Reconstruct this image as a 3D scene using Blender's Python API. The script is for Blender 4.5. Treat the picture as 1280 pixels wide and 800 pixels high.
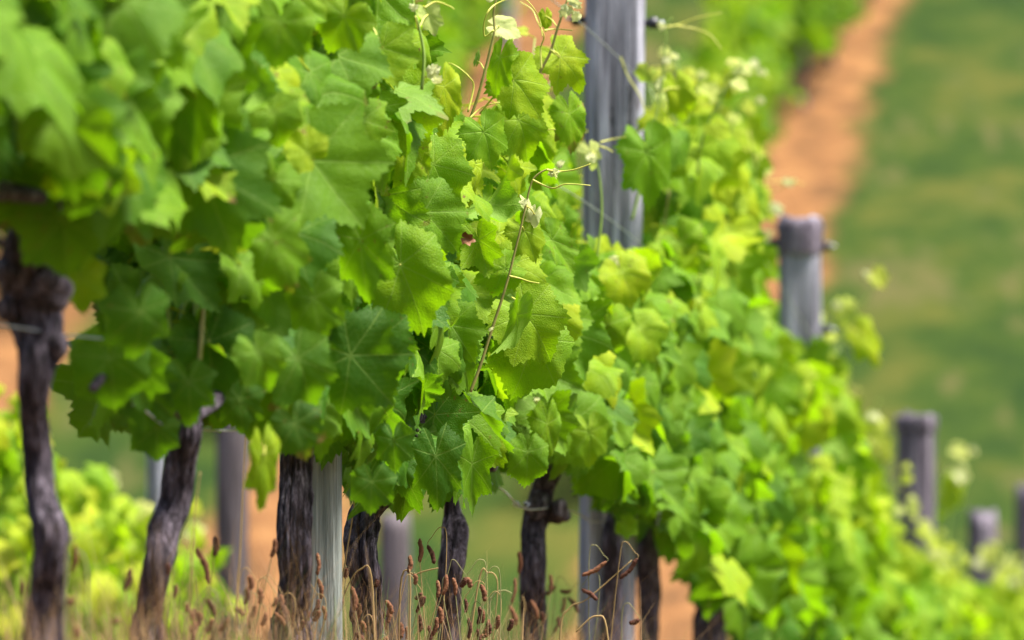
import bpy, math, random
import numpy as np
from mathutils import Vector, Matrix, noise
random.seed(7); rng = np.random.default_rng(11)
R = math.radians
for o in list(bpy.data.objects): bpy.data.objects.remove(o)
scene = bpy.context.scene

# ------------------------------------------------------------------ camera
F = 8100.0                       # focal length in photo pixels (1280 wide)
FOCUS = 10.9
cd = bpy.data.cameras.new('camera'); cam = bpy.data.objects.new('camera', cd)
scene.collection.objects.link(cam); scene.camera = cam
cam.location = (0, 0, 0); cam.rotation_euler = (R(90), 0, 0)
cd.sensor_width = 36; cd.lens = F*36/1280
cd.clip_start = 0.1; cd.clip_end = 3000
cd.dof.use_dof = True; cd.dof.focus_distance = FOCUS; cd.dof.aperture_fstop = 5.2
# ------------------------------------------------------------------ light
SUN_EL, SUN_AZ = 64, 100         # azimuth: degrees clockwise from +Y (the view direction)
w = bpy.data.worlds.new('World'); scene.world = w; w.use_nodes = True
nt = w.node_tree; nt.nodes.clear()
sky = nt.nodes.new('ShaderNodeTexSky'); sky.sky_type = 'NISHITA'; sky.sun_disc = False
sky.sun_elevation = R(SUN_EL); sky.sun_rotation = R(SUN_AZ)
sky.air_density = 1.2; sky.dust_density = 3.0
bg = nt.nodes.new('ShaderNodeBackground'); bg.inputs[1].default_value = 0.085
wo = nt.nodes.new('ShaderNodeOutputWorld')
nt.links.new(sky.outputs[0], bg.inputs[0]); nt.links.new(bg.outputs[0], wo.inputs[0])
sd = bpy.data.lights.new('sun', 'SUN'); sun = bpy.data.objects.new('sun', sd)
scene.collection.objects.link(sun)
sd.energy = 5.0; sd.angle = R(14); sd.color = (1.0, 0.95, 0.86)
_d = Vector((math.sin(R(SUN_AZ))*math.cos(R(SUN_EL)), math.cos(R(SUN_AZ))*math.cos(R(SUN_EL)), math.sin(R(SUN_EL))))
sun.rotation_euler = (-_d).to_track_quat('-Z', 'Y').to_euler(); sun.location = _d*30
scene.view_settings.view_transform = 'Standard'; scene.view_settings.look = 'None'
scene.view_settings.exposure = 1.58; scene.view_settings.gamma = 1.0
scene.cycles.transparent_max_bounces = 4

# ------------------------------------------------------------------ layout
A = 0.1432                        # the rows run 8 degrees off the view direction
X0 = -1.81                        # offset of the nearest row
X2 = -3.88                        # the row behind it
FAR = [-5.75, -8.85, -11.85, -14.9]
GZ = [(-50,-2.5),(0,-1.1),(5,-.72),(8.4,-.62),(10.4,-.80),(14.2,-1.02),(16,-1.27),(18.3,-1.66),(22.4,-2.37),(26,-2.75),(30,-3.25),
      (36,-4.15),(40,-4.75),(43,-4.5),(46,-3.25),(50,-1.85),(57,.68),(64,3.2),(72,6.0),(90,11.5),(120,16),(200,20),(600,26)]
gy = np.array([g[0] for g in GZ]); gz = np.array([g[1] for g in GZ])
def ground(Y):
    s = 0.
    for k in (-1.2,-.6,0,.6,1.2): s += np.interp(Y+k, gy, gz)
    return s/5
def P(sx, sy, Y): return Vector(((sx-640)/F*Y, Y, (400-sy)/F*Y))
def rowY(sx, x0=X0): return -x0*F/(640+A*F-sx)
def rowx(Y, x0=X0): return x0 + A*Y
def proj(p): return 640+F*p[0]/p[1], 400-F*p[2]/p[1]

# ------------------------------------------------------------------ materials
def mat(name):
    m = bpy.data.materials.new(name); m.use_nodes = True; n = m.node_tree; n.nodes.clear(); return m, n
class N:
    """tiny node helper"""
    def __init__(s, n): s.n = n
    def node(s, t, **kw):
        x = s.n.nodes.new(t)
        for k, v in kw.items(): setattr(x, k, v)
        return x
    def put(s, sock, v):
        if isinstance(v, bpy.types.NodeSocket): s.n.links.new(v, sock)
        elif v is not None:
            if sock.type == 'RGBA' and not hasattr(v, '__len__'): v = (v, v, v, 1)
            elif sock.type == 'RGBA' and len(v) == 3: v = (*v, 1)
            sock.default_value = v
    def math(s, op, a, b=None, c=None, clamp=False):
        x = s.node('ShaderNodeMath', operation=op, use_clamp=clamp)
        for i, v in enumerate((a, b, c)): s.put(x.inputs[i], v)
        return x.outputs[0]
    def mix(s, f, a, b, bt='MIX'):
        x = s.node('ShaderNodeMix', data_type='RGBA', blend_type=bt)
        s.put(x.inputs[0], f); s.put(x.inputs[6], a); s.put(x.inputs[7], b); return x.outputs[2]
    def step(s, v, lo, hi, a=0., b=1.):
        x = s.node('ShaderNodeMapRange', interpolation_type='SMOOTHSTEP')
        for i, k in enumerate((v, lo, hi, a, b)): s.put(x.inputs[i], k)
        return x.outputs[0]
    def noise(s, vec, scale, detail=3, rough=.5, scl=None):
        if scl is not None:
            mp = s.node('ShaderNodeMapping'); s.put(mp.inputs[0], vec); mp.inputs[3].default_value = scl; vec = mp.outputs[0]
        x = s.node('ShaderNodeTexNoise'); s.put(x.inputs['Vector'], vec)
        x.inputs['Scale'].default_value = scale; x.inputs['Detail'].default_value = detail; x.inputs['Roughness'].default_value = rough
        return x.outputs[0]
    def ramp(s, f, stops):
        x = s.node('ShaderNodeValToRGB'); s.put(x.inputs[0], f); e = x.color_ramp.elements
        while len(e) < len(stops): e.new(.5)
        for i, (p, c) in enumerate(stops): e[i].position = p; e[i].color = (*c, 1)
        return x.outputs[0]
    def bump(s, h, st, dist):
        x = s.node('ShaderNodeBump'); s.put(x.inputs['Height'], h); x.inputs['Strength'].default_value = st
        x.inputs['Distance'].default_value = dist; return x.outputs[0]
    def pbsdf(s, col, rough=.6, spec=.4, normal=None, metal=0.):
        x = s.node('ShaderNodeBsdfPrincipled'); s.put(x.inputs['Base Color'], col); s.put(x.inputs['Roughness'], rough)
        x.inputs['Specular IOR Level'].default_value = spec; x.inputs['Metallic'].default_value = metal
        if normal: s.put(x.inputs['Normal'], normal)
        return x.outputs[0]
    def out(s, sh):
        o = s.node('ShaderNodeOutputMaterial'); s.n.links.new(sh, o.inputs[0])

def leaf_material():
    m, n = mat('vine_leaf'); h = N(n)
    at = h.node('ShaderNodeAttribute', attribute_name='tone'); sp = h.node('ShaderNodeSeparateColor')
    n.links.new(at.outputs[0], sp.inputs[0]); tone, rnd, pale = sp.outputs[0], sp.outputs[1], sp.outputs[2]
    uv = h.node('ShaderNodeUVMap', uv_map='pos').outputs[0]; vv = h.node('ShaderNodeUVMap', uv_map='vein').outputs[0]
    sv = h.node('ShaderNodeSeparateXYZ'); n.links.new(vv, sv.inputs[0]); t, s_ = sv.outputs[0], sv.outputs[1]
    off = h.node('ShaderNodeVectorMath', operation='ADD'); n.links.new(uv, off.inputs[0])
    cx = h.node('ShaderNodeCombineXYZ'); n.links.new(h.math('MULTIPLY', rnd, 37.), cx.inputs[2]); n.links.new(cx.outputs[0], off.inputs[1])
    pv = off.outputs[0]
    n1 = h.noise(pv, 2.2, 3); n2 = h.noise(pv, 14., 3, .6)
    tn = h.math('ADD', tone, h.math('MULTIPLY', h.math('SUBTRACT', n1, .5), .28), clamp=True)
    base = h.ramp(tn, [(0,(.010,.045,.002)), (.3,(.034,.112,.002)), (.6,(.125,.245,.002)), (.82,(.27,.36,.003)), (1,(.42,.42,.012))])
    base = h.mix(h.math('MULTIPLY', n2, .35), base, h.mix(.5, base, (.03,.09,.01)))
    main = h.step(s_, h.math('MULTIPLY_ADD', t, -.010, .022), h.math('MULTIPLY_ADD', t, -.006, .008))
    q = h.math('MULTIPLY', h.math('SUBTRACT', t, h.math('MULTIPLY', s_, .85)), 8.)
    fr = h.math('ABSOLUTE', h.math('SUBTRACT', h.math('FRACT', q), .5))
    sec = h.math('MULTIPLY', h.step(h.math('MULTIPLY_ADD', h.math('SUBTRACT', n1, .5), .12, fr), .40, .49), h.step(s_, .36, .02))
    vor = h.node('ShaderNodeTexVoronoi', feature='DISTANCE_TO_EDGE'); n.links.new(pv, vor.inputs['Vector']); vor.inputs['Scale'].default_value = 26.
    net = h.step(vor.outputs['Distance'], .07, .0)
    vein = h.math('MAXIMUM', main, h.math('MAXIMUM', h.math('MULTIPLY', sec, .5), h.math('MULTIPLY', net, .16)))
    vcol = h.mix(.5, base, (.33,.46,.10))
    col = h.mix(h.math('MULTIPLY', vein, .55), base, vcol)
    # blemishes: brown spots and dry edges on a few leaves
    spots = h.math('MULTIPLY', h.step(h.noise(pv, 9., 2), .66, .72), h.step(rnd, .55, .8))
    ln = h.node('ShaderNodeVectorMath', operation='LENGTH'); n.links.new(uv, ln.inputs[0])
    edge = h.math('MULTIPLY', h.step(h.math('MULTIPLY_ADD', n1, .9, ln.outputs['Value']), 1.25, 1.42), h.step(rnd, .86, .96))
    col = h.mix(h.math('MAXIMUM', spots, edge, clamp=True), col, (.13,.07,.02))
    col = h.mix(pale, col, (.66,.68,.38))
    back = h.mix(.40, col, (.22,.35,.07))
    geo = h.node('ShaderNodeNewGeometry')
    c2 = h.mix(geo.outputs['Backfacing'], col, back)
    hgt = h.math('SUBTRACT', h.math('MULTIPLY', h.math('SMOOTH_MIN', vor.outputs['Distance'], .25, .1), .9), h.math('MULTIPLY', vein, .35))
    hgt = h.math('ADD', hgt, h.math('MULTIPLY', h.noise(pv, 7., 2), .8))
    bm = h.bump(hgt, .38, .005)
    ps = h.pbsdf(c2, h.math('MULTIPLY_ADD', n2, .2, .45), .16, bm)
    tr = h.node('ShaderNodeBsdfTranslucent')
    tc = h.mix(.55, h.mix(1., col, (1.9,2.0,.3), 'MULTIPLY'), (.24,.50,.005))
    tc = h.mix(pale, tc, (.66,.66,.32)); tc = h.mix(h.math('MULTIPLY', vein, .35), tc, (.12,.2,.02))
    h.put(tr.inputs[0], tc); n.links.new(bm, tr.inputs[1])
    ms = h.node('ShaderNodeMixShader'); ms.inputs[0].default_value = .42
    n.links.new(ps, ms.inputs[1]); n.links.new(tr.outputs[0], ms.inputs[2]); h.out(ms.outputs[0]); return m

def bark_material():
    m, n = mat('vine_bark'); h = N(n); oc = h.node('ShaderNodeTexCoord').outputs['Object']
    a = h.noise(oc, 95., 6, .72, (1,1,.12)); b = h.noise(oc, 9., 3); c = h.noise(oc, 190., 4, .6, (1,1,.2))
    col = h.ramp(a, [(.38,(.014,.010,.015)), (.48,(.070,.052,.072)), (.56,(.17,.135,.175)), (.66,(.40,.34,.42))])
    col = h.mix(h.step(b, .55, .75, 0, .5), col, (.085,.045,.035))
    hg = h.math('ADD', a, h.math('MULTIPLY', c, .4))
    h.out(h.pbsdf(col, .7, .3, h.bump(hg, 1., .035))); return m
def wood_material(name, c0, c1, c2):
    m, n = mat(name); h = N(n); oc = h.node('ShaderNodeTexCoord').outputs['Object']
    a = h.noise(oc, 45., 6, .6, (1,1,.05)); b = h.noise(oc, 5., 3, .5, (1,1,.5)); c = h.noise(oc, 24., 4, .6, (1,1,.05)); k = h.noise(oc, 240., 3, .5, (1,1,.04))
    col = h.ramp(a, [(.3,c0), (.5,c1), (.66,c2)])
    col = h.mix(h.step(b, .5, .75, 0, .45), col, c0)
    crack = h.step(c, .42, .37); col = h.mix(h.math('MULTIPLY', crack, .7), col, (.03,.025,.03))
    kn = h.node('ShaderNodeTexVoronoi'); mp = h.node('ShaderNodeMapping'); h.put(mp.inputs[0], oc); mp.inputs[3].default_value = (1,1,.55)
    h.put(kn.inputs['Vector'], mp.outputs[0]); kn.inputs['Scale'].default_value = 7.
    col = h.mix(h.step(kn.outputs['Distance'], .12, .05, 0, .6), col, (.05,.035,.03))
    hg = h.math('SUBTRACT', h.math('ADD', a, h.math('MULTIPLY', k, .4)), h.math('MULTIPLY', crack, 1.2))
    h.out(h.pbsdf(col, .8, .25, h.bump(hg, 1., .014))); return m
def simple(name, col, rough=.6, spec=.4, metal=0., var=.25, scale=60.):
    m, n = mat(name); h = N(n); oc = h.node('ShaderNodeTexCoord').outputs['Object']
    a = h.noise(oc, scale, 3)
    dark = tuple(c*(1-var) for c in col); lite = tuple(min(1, c*(1+var)) for c in col)
    h.out(h.pbsdf(h.mix(a, dark, lite), rough, spec, h.bump(a, .3, .002), metal)); return m
def grass_material(name, ca, cb, tr=.3):
    m, n = mat(name); h = N(n); at = h.node('ShaderNodeAttribute', attribute_name='tone'); sp = h.node('ShaderNodeSeparateColor')
    n.links.new(at.outputs[0], sp.inputs[0]); col = h.mix(sp.outputs[0], ca, cb)
    t = h.node('ShaderNodeBsdfTranslucent'); h.put(t.inputs[0], col); ms = h.node('ShaderNodeMixShader'); ms.inputs[0].default_value = tr
    n.links.new(h.pbsdf(col, .55, .3), ms.inputs[1]); n.links.new(t.outputs[0], ms.inputs[2]); h.out(ms.outputs[0]); return m
M_LEAF = leaf_material(); M_BARK = bark_material()
M_POST = wood_material('weathered_post_wood', (.045,.042,.055), (.21,.21,.25), (.44,.44,.52))
M_POSTG = wood_material('greenish_post_wood', (.05,.058,.053), (.16,.18,.165), (.33,.355,.335))
M_POSTD = wood_material('dark_post_wood', (.035,.030,.040), (.115,.095,.125), (.27,.235,.28))
M_POSTB = wood_material('brownish_post_wood', (.05,.04,.04), (.105,.085,.095), (.19,.16,.175))
M_GREENSTEM = simple('green_shoot', (.20,.30,.05), .5, .4, 0, .35, 40)
M_REDSTEM = simple('brownish_shoot', (.24,.22,.06), .5, .4, 0, .4, 40)
M_TENDRIL = simple('tendril', (.50,.50,.09), .5, .4, 0, .2, 40)
M_BLACK = simple('black_rubber', (.012,.012,.02), .4, .5)
M_WIRE = simple('galvanised_wire', (.42,.44,.48), .4, .5, .7)
M_BUD = simple('pale_bud', (.75,.68,.60), .7, .2, 0, .15)
M_CLUSTER = simple('dark_flower_cluster', (.045,.06,.02), .7, .3)
M_STALK = simple('dry_stalk', (.30,.20,.08), .7, .3, 0, .3, 30)
M_GSTALK = simple('greenish_stalk', (.20,.19,.08), .7, .3, 0, .3, 30)
M_SEED = simple('brown_seed_head', (.16,.070,.038), .9, .1, 0, .6, 500)
M_SEEDD = simple('dark_seed_head', (.085,.036,.024), .9, .1, 0, .6, 500)
M_DRY = grass_material('dry_grass', (.16,.07,.03), (.48,.31,.15))
M_TUFT = grass_material('green_grass', (.05,.11,.02), (.16,.24,.05))

# ------------------------------------------------------------------ object helpers
def link(o, parent=None):
    scene.collection.objects.link(o)
    if parent is not None: o.parent = parent
    return o
def tag(o, label=None, cat=None, group=None, kind=None):
    if label: o['label'] = label
    if cat: o['category'] = cat
    if group: o['group'] = group
    if kind: o['kind'] = kind
    return o
def thing(name, loc, label, cat, group=None):
    o = bpy.data.objects.new(name, None); o.empty_display_size = .1; link(o); o.location = loc; o['origin'] = list(loc)
    return tag(o, label, cat, group)
def origin_of(p):
    q = Vector((0,0,0))
    while p is not None: q += Vector(p.location); p = p.parent
    return q
class MB:
    def __init__(s): s.v = []; s.q = []; s.n = 0; s.tone = []; s.pos = []; s.vein = []
    def add(s, v, f, tone=None, pos=None, vein=None):
        v = np.asarray(v, float).reshape(-1, 3); s.v.append(v)
        for k in f: s.q.append(np.asarray(k, int).reshape(len(k), -1) + s.n)
        s.n += len(v)
        s.tone.append(np.tile(tone, (len(v), 1)) if tone is not None else np.zeros((len(v), 4)))
        s.pos.append(pos if pos is not None else np.zeros((len(v), 2))); s.vein.append(vein if vein is not None else np.full((len(v), 2), .9))
    def build(s, name, m, parent=None, leafy=False, smooth=True):
        V = np.concatenate(s.v); org = np.array(origin_of(parent)) if parent else np.zeros(3); V = V - org
        me = bpy.data.meshes.new(name); sizes = np.concatenate([np.full(len(q), q.shape[1]) for q in s.q]); loops = np.concatenate([q.ravel() for q in s.q])
        me.vertices.add(len(V)); me.vertices.foreach_set('co', V.ravel())
        me.loops.add(len(loops)); me.loops.foreach_set('vertex_index', loops.astype(np.int32))
        me.polygons.add(len(sizes)); st = np.concatenate([[0], np.cumsum(sizes)[:-1]])
        me.polygons.foreach_set('loop_start', st.astype(np.int32)); me.polygons.foreach_set('loop_total', sizes.astype(np.int32))
        me.polygons.foreach_set('use_smooth', np.full(len(sizes), smooth))
        me.update(calc_edges=True)
        if leafy:
            t = np.concatenate(s.tone); a = me.color_attributes.new('tone', 'FLOAT_COLOR', 'POINT'); a.data.foreach_set('color', t.astype(np.float32).ravel())
            for nm, arr in (('pos', s.pos), ('vein', s.vein)):
                u = me.uv_layers.new(name=nm); d = np.concatenate(arr)[loops]; u.data.foreach_set('uv', d.astype(np.float32).ravel())
        me.validate(); me.materials.append(m)
        return link(bpy.data.objects.new(name, me), parent)
def smooth_path(pts, rad, n=6):
    pts = [Vector(p) for p in pts]; out = []; ro = []
    for i in range(len(pts)-1):
        p0 = pts[max(i-1,0)]; p1 = pts[i]; p2 = pts[i+1]; p3 = pts[min(i+2,len(pts)-1)]
        for k in range(n):
            t = k/n; t2 = t*t; t3 = t2*t
            out.append(.5*((2*p1)+(p2-p0)*t+(2*p0-5*p1+4*p2-p3)*t2+(3*p1-p0-3*p2+p3)*t3)); ro.append(rad[i]*(1-t)+rad[i+1]*t)
    out.append(pts[-1]); ro.append(rad[-1]); return out, ro
def tube(mb, pts, rad, seg=6, n=5, disp=None, tone=None):
    if not hasattr(rad, '__len__'): rad = [rad]*len(pts)
    pts, rad = smooth_path(pts, rad, n); V = []; ref = None
    for i, p in enumerate(pts):
        d = (pts[min(i+1,len(pts)-1)]-pts[max(i-1,0)]); d = d.normalized() if d.length > 1e-9 else Vector((0,0,1))
        if ref is None: ref = d.orthogonal().normalized()
        ref = (ref - d*ref.dot(d)).normalized(); b = d.cross(ref)
        for k in range(seg):
            a = 2*math.pi*k/seg; r = rad[i]
            o = ref*math.cos(a)+b*math.sin(a)
            if disp: r = disp(a, i, p, r, o)
            V.append(p+o*r)
    m = len(pts); Q = [[i*seg+k, i*seg+(k+1)%seg, (i+1)*seg+(k+1)%seg, (i+1)*seg+k] for i in range(m-1) for k in range(seg)]
    V += [pts[0], pts[-1]]; T = [[k, len(V)-2, (k+1)%seg] for k in range(seg)] + [[(m-1)*seg+k, (m-1)*seg+(k+1)%seg, len(V)-1] for k in range(seg)]
    mb.add([tuple(v) for v in V], [Q, T], tone=tone)
def blob(mb, c, r, sc=(1,1,1), lump=.3, freq=30, nu=14, nv=9):
    V = []; c = Vector(c)
    for j in range(nv+1):
        for k in range(nu):
            a = 2*math.pi*k/nu; b = math.pi*j/nv; d = Vector((math.sin(b)*math.cos(a), math.sin(b)*math.sin(a), math.cos(b)))
            q = r*(1+lump*noise.noise((c+d*r)*freq)); V.append((c.x+d.x*q*sc[0], c.y+d.y*q*sc[1], c.z+d.z*q*sc[2]))
    mb.add(V, [[[j*nu+k, (j+1)*nu+k, (j+1)*nu+(k+1)%nu, j*nu+(k+1)%nu] for j in range(nv) for k in range(nu)]])

# ------------------------------------------------------------------ leaf shapes
LOBES = [(0,1.0),(10,.93),(19,.84),(27,.78),(36,.84),(50,.93),(63,.83),(77,.71),(90,.77),(103,.81),(118,.71),(132,.63),(148,.64),(160,.52),(170,.30),(177,.10),(180,.04)]
VEINS = [0, 50, -50, 103, -103, 148, -148]
def leaf_template(kind, seed):
    r = random.Random(seed); nt_, rings = {'high': (88, (.16,.34,.52,.70,.86,1.)), 'mid': (56, (.35,.7,1.)), 'low': (22, (.6,1.))}[kind]
    asym = r.uniform(-.10,.10); deep = r.uniform(.6,1.6)
    lx = [l[0] for l in LOBES]; ly = [1-(1-l[1])*(deep if 10 < l[0] < 100 else 1) for l in LOBES]
    V = [(0,0,0)]; pos = [(0,0)]; vein = [(0,0)]
    cup = r.uniform(-.10,.30); fold = r.uniform(-.1,.45); wave = r.uniform(.05,.13); ph = r.uniform(0,6.3); droop = r.uniform(.05,.45); quilt = .085
    tw = r.uniform(-.25,.25); curl = r.uniform(-.15,.5)
    ths = []
    for i in range(nt_): ths.append(-180+360*(i+.5)/nt_)
    # put radial edges on the main veins
    for v in VEINS:
        j = min(range(nt_), key=lambda q: abs(ths[q]-v)); ths[j] = v
    outline = []
    for i, th in enumerate(ths):
        rr = np.interp(abs(th), lx, ly)*(1+asym*math.sin(R(th)))
        if kind != 'low':
            tooth = .033*(1 if i % 2 else -1)*(1+.7*r.uniform(-1,1)) if kind == 'high' else .030*(1 if i % 2 else -1)
            if any(abs(th-v) < .5 for v in VEINS[:5]): tooth = abs(tooth)*1.2
            if abs(th) < 168: rr *= 1+tooth
        outline.append(rr)
    for f in rings:
        for i, th in enumerate(ths):
            ro = outline[i]; sm = np.interp(abs(th), lx, ly)
            q = f*(ro if f == 1. else sm*(1-.0*f)); q = min(q, ro*.97) if f < 1. else q
            x = q*math.sin(R(th)); y = q*math.cos(R(th))
            dv = min(VEINS, key=lambda v: abs(((th-v+180) % 360)-180)); dd = R(abs(((th-dv+180) % 360)-180))
            t = q*math.cos(dd); s = q*math.sin(dd)
            z = quilt*.13*(1-math.exp(-(s/.085)**2))*(1-.3*f)*min(1,q*2) + fold*(math.sqrt(x*x+.012)-.11)*(1-.3*q) + .05*math.sin(x*5+ph)*math.cos(y*4.3+ph*3) + .022*math.sin(x*13+ph*5+y*4)*math.cos(y*11+ph*2)*min(1,q*1.5) - cup*q*q - droop*max(0, y)**2*.6 - droop*.3*max(0,-y)**2
            z += wave*math.sin(R(th)*3+ph)*q*q + wave*.5*math.sin(R(th)*7+ph*2)*q**3 - curl*max(0, abs(x)-.4)**2*1.4 + tw*x*y
            V.append((x, y, z)); pos.append((x, y)); vein.append((t, s))
    T = [[0, 1+k, 1+(k+1) % nt_] for k in range(nt_-1)]
    Q = [[1+j*nt_+k+1, 1+(j+1)*nt_+k+1, 1+(j+1)*nt_+k, 1+j*nt_+k] for j in range(len(rings)-1) for k in range(nt_-1)]
    V = np.array(V); T = [[a, c, b] for a, b, c in T]     # clockwise outline, so turned over to face +z
    return dict(V=V, T=np.array(T), Q=np.array(Q), pos=np.array(pos), vein=np.array(vein))
TPL = {k: [leaf_template(k, 100+i) for i in range(10)] for k in ('high','mid','low')}
# rings are laid clockwise in (x=sin, y=cos): make sure normals are +z
def leaf_frame(tip, nrm):
    y = Vector(tip).normalized(); z = Vector(nrm); z = (z - y*z.dot(y))
    z = z.normalized() if z.length > 1e-4 else y.orthogonal().normalized(); x = y.cross(z); return x, y, z
def put_leaf(mb, kind, j, tip, nrm, L, wid=1., tone=.5, pale=0., var=None, flat=1.):
    t = TPL[kind][random.randrange(10) if var is None else var]; x, y, z = leaf_frame(tip, nrm)
    W = t['V']*np.array([L*wid, L, L*flat]); M = np.array([list(x), list(y), list(z)])
    V = W @ M + np.array(j)
    mb.add(V, [t['T'], t['Q']], tone=(min(1,max(0,tone)), random.random(), pale, 1), pos=t['pos'], vein=t['vein'])

# ------------------------------------------------------------------ ground
def build_ground():
    ys = np.unique(np.concatenate([np.arange(-50,0,5), np.arange(0,75,.5), np.arange(75,120,3), np.array([130,150,200,300,450,600])]))
    xs = np.unique(np.concatenate([np.array([-500,-300,-200,-120,-80,-60]), np.arange(-45,45,1.5), np.array([60,80,120,200,300,500])]))
    V = []
    for y in ys:
        g = ground(y)
        for x in xs: V.append((x, y, g+.05*noise.noise(Vector((x*.25, y*.25, 3)))-.025*(1 if abs(x) < 40 else 0)))
    nx = len(xs); Q = [[j*nx+i, j*nx+i+1, (j+1)*nx+i+1, (j+1)*nx+i] for j in range(len(ys)-1) for i in range(nx-1)]
    m, n = mat('vineyard_ground'); h = N(n); oc = h.node('ShaderNodeTexCoord').outputs['Object']
    sp = h.node('ShaderNodeSeparateXYZ'); n.links.new(oc, sp.inputs[0])
    u = h.math('SUBTRACT', sp.outputs[0], h.math('MULTIPLY', sp.outputs[1], A))
    wob = h.math('MULTIPLY', h.math('SUBTRACT', h.noise(oc, 1.1, 4, .65), .5), .9)
    u = h.math('ADD', u, wob)
    far = h.math('GREATER_THAN', sp.outputs[1], 42.)
    def dist(c, p):   # distance to the nearest row line
        k = h.math('DIVIDE', h.math('SUBTRACT', u, c), p); k = h.math('SUBTRACT', k, h.math('ROUND', k)); return h.math('MULTIPLY', h.math('ABSOLUTE', k), p)
    dn, df = dist(X0, X0-X2), dist(FAR[0]-.20, FAR[0]-FAR[1]-.03)
    strip = h.mix(far, h.step(dn, .62, .42), h.step(df, .76, .40))
    east = h.math('LESS_THAN', u, -4.6)          # the right of the far slope is sown with grass
    strip = h.math('MULTIPLY', strip, h.math('MAXIMUM', east, h.math('SUBTRACT', 1., far)))
    big = h.noise(oc, .8, 4, .65); fine = h.noise(oc, 9., 5, .7); mid = h.noise(oc, 2.0, 4, .65, (1.,.28,.5)) 
    grass = h.ramp(big, [(.38,(.008,.020,.002)), (.5,(.024,.040,.003)), (.62,(.072,.066,.010))])
    grass = h.mix(h.step(mid, .35, .7, 0, .65), grass, (.030,.050,.004))
    grass = h.mix(h.step(mid, .54, .68, 0, .6), grass, (.115,.080,.035))
    grass = h.mix(fine, h.mix(.5, grass, (.02,.05,.01)), grass)
    soil = h.ramp(h.noise(oc, 3., 5, .65), [(.34,(.065,.036,.016)), (.52,(.170,.078,.030)), (.7,(.245,.128,.048))])
    col = h.mix(strip, grass, soil)
    h.out(h.pbsdf(col, .95, .1, h.bump(fine, .6, .05)))
    mb = MB(); mb.add(V, [Q]); o = mb.build('ground', m); tag(o, kind='structure')
build_ground()

# ------------------------------------------------------------------ posts
def post(x, Y, top, wid, m, label, lean=(0,0), flatc=0., wid_top=None, cap=None, knobs=(), group='wooden trellis posts of the near row', bottom=-.15):
    g = float(ground(Y)); t = thing('wooden_post', (x, Y, g), label, 'wooden post', group)
    wt = wid_top or wid; mb = MB(); H = top-g; seg = 28; nr = 36; V = []
    for i in range(nr+1):
        f = i/nr; z = bottom+f*(H-bottom); r = (wid*(1-f)+wt*f)/2
        r *= (1 if f < .985 else .93)
        for k in range(seg):
            a = 2*math.pi*k/seg; ca, sa = math.cos(a), math.sin(a)
            rr = r*(1+.035*noise.noise(Vector((ca*1.5, sa*1.5, z*2+x*7))) + .02*noise.noise(Vector((ca*9, sa*9, z*.7+x))))
            px, py = ca*rr, sa*rr
            if flatc and py < -r*flatc: py = -r*flatc
            V.append((x+px+lean[0]*z, Y+py+lean[1]*z, g+z+.03*noise.noise(Vector((ca*2.3+x*5, sa*2.3, 5+Y)))*(f > .98)))
    V.append((x+lean[0]*H, Y+lean[1]*H, g+H-.003)); c = len(V)-1
    mb.add(V, [[[i*seg+k, i*seg+(k+1)%seg, (i+1)*seg+(k+1)%seg, (i+1)*seg+k] for i in range(nr) for k in range(seg)], [[nr*seg+k, nr*seg+(k+1)%seg, c] for k in range(seg)]])
    mb.build('shaft', m, t)
    if cap:
        cb = MB(); V = []; r = wt/2*1.06
        for i, (f, q) in enumerate([(0,1.),(.2,1.06),(.5,1.02),(.8,1.08),(1,.95),(1.02,.4)]):
            for k in range(20):
                a = 2*math.pi*k/20; s = 1+.06*noise.noise(Vector((math.cos(a)*2, math.sin(a)*2, i)))
                V.append((x+lean[0]*H+math.cos(a)*r*q*s, Y+math.sin(a)*r*q*s, top-cap+cap*f+.002))
        cb.add(V, [[[i*20+k, i*20+(k+1)%20, (i+1)*20+(k+1)%20, (i+1)*20+k] for i in range(5) for k in range(20)], [[100+k, 100+(k+1)%20, 100+(k+10)%20] for k in range(0)] or [[100, 101, 102]]])
        cb.build('cap_band', M_POSTD, t)
    for (sx, sy, r) in knobs:
        p = P(sx, sy, Y); side = 1 if p.x > x+lean[0]*(p.z-g) else -1
        kb = MB(); xc = x+lean[0]*(p.z-g)+side*wt/2*.9
        for q, (dx, rr) in enumerate([(0,.010),(.014,.010)]): pass
        tube(kb, [(xc, Y-.01, p.z), (xc+side*.012, Y-.01, p.z), (xc+side*.014, Y-.01, p.z), (xc+side*.03, Y-.01, p.z), (xc+side*.034, Y-.01, p.z)], [.008,.008,r,r*1.05,r*.6], 12, 2)
        ko = kb.build('insulator', M_BLACK, t)
        sb = MB(); tube(sb, [(xc+side*.034, Y-.01, p.z), (xc+side*.046, Y-.012, p.z+.002)], [.004,.003], 6, 2); sb.build('nail', M_WIRE, ko)
    return t
YA, YB, YC, YD, YE, YF = 10.42, 14.25, 18.3, 22.4, 25.6, 28.2
post(P(389,0,YA).x, YA, 1.2, .101, M_POSTG, 'greenish grey post close behind a shaggy dark vine trunk', flatc=.55)
POST_B = post(P(756,0,YB).x, YB, .98, .118, M_POST, 'tall bluish grey split post rising above the leaves with black knobs', lean=(.0125,0), flatc=.7, wid_top=.138, knobs=[(812,29,.013),(720,25,.013),(810,166,.013)])
post(P(1000,0,YC).x, YC, .285, .118, M_POST, 'grey post with a dark cap, top just clear of the canopy', flatc=.8, cap=.10, knobs=[(1030,308,.013),(968,303,.012),(1030,412,.012)])
post(P(1145,0,YD).x, YD, -.33, .135, M_POSTD, 'blurred purple grey post standing alone with a paler upper part', cap=.06)
post(P(1228,0,YE).x, YE, -.76, .115, M_POSTD, 'short dark blurred post low at the right edge')
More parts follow.
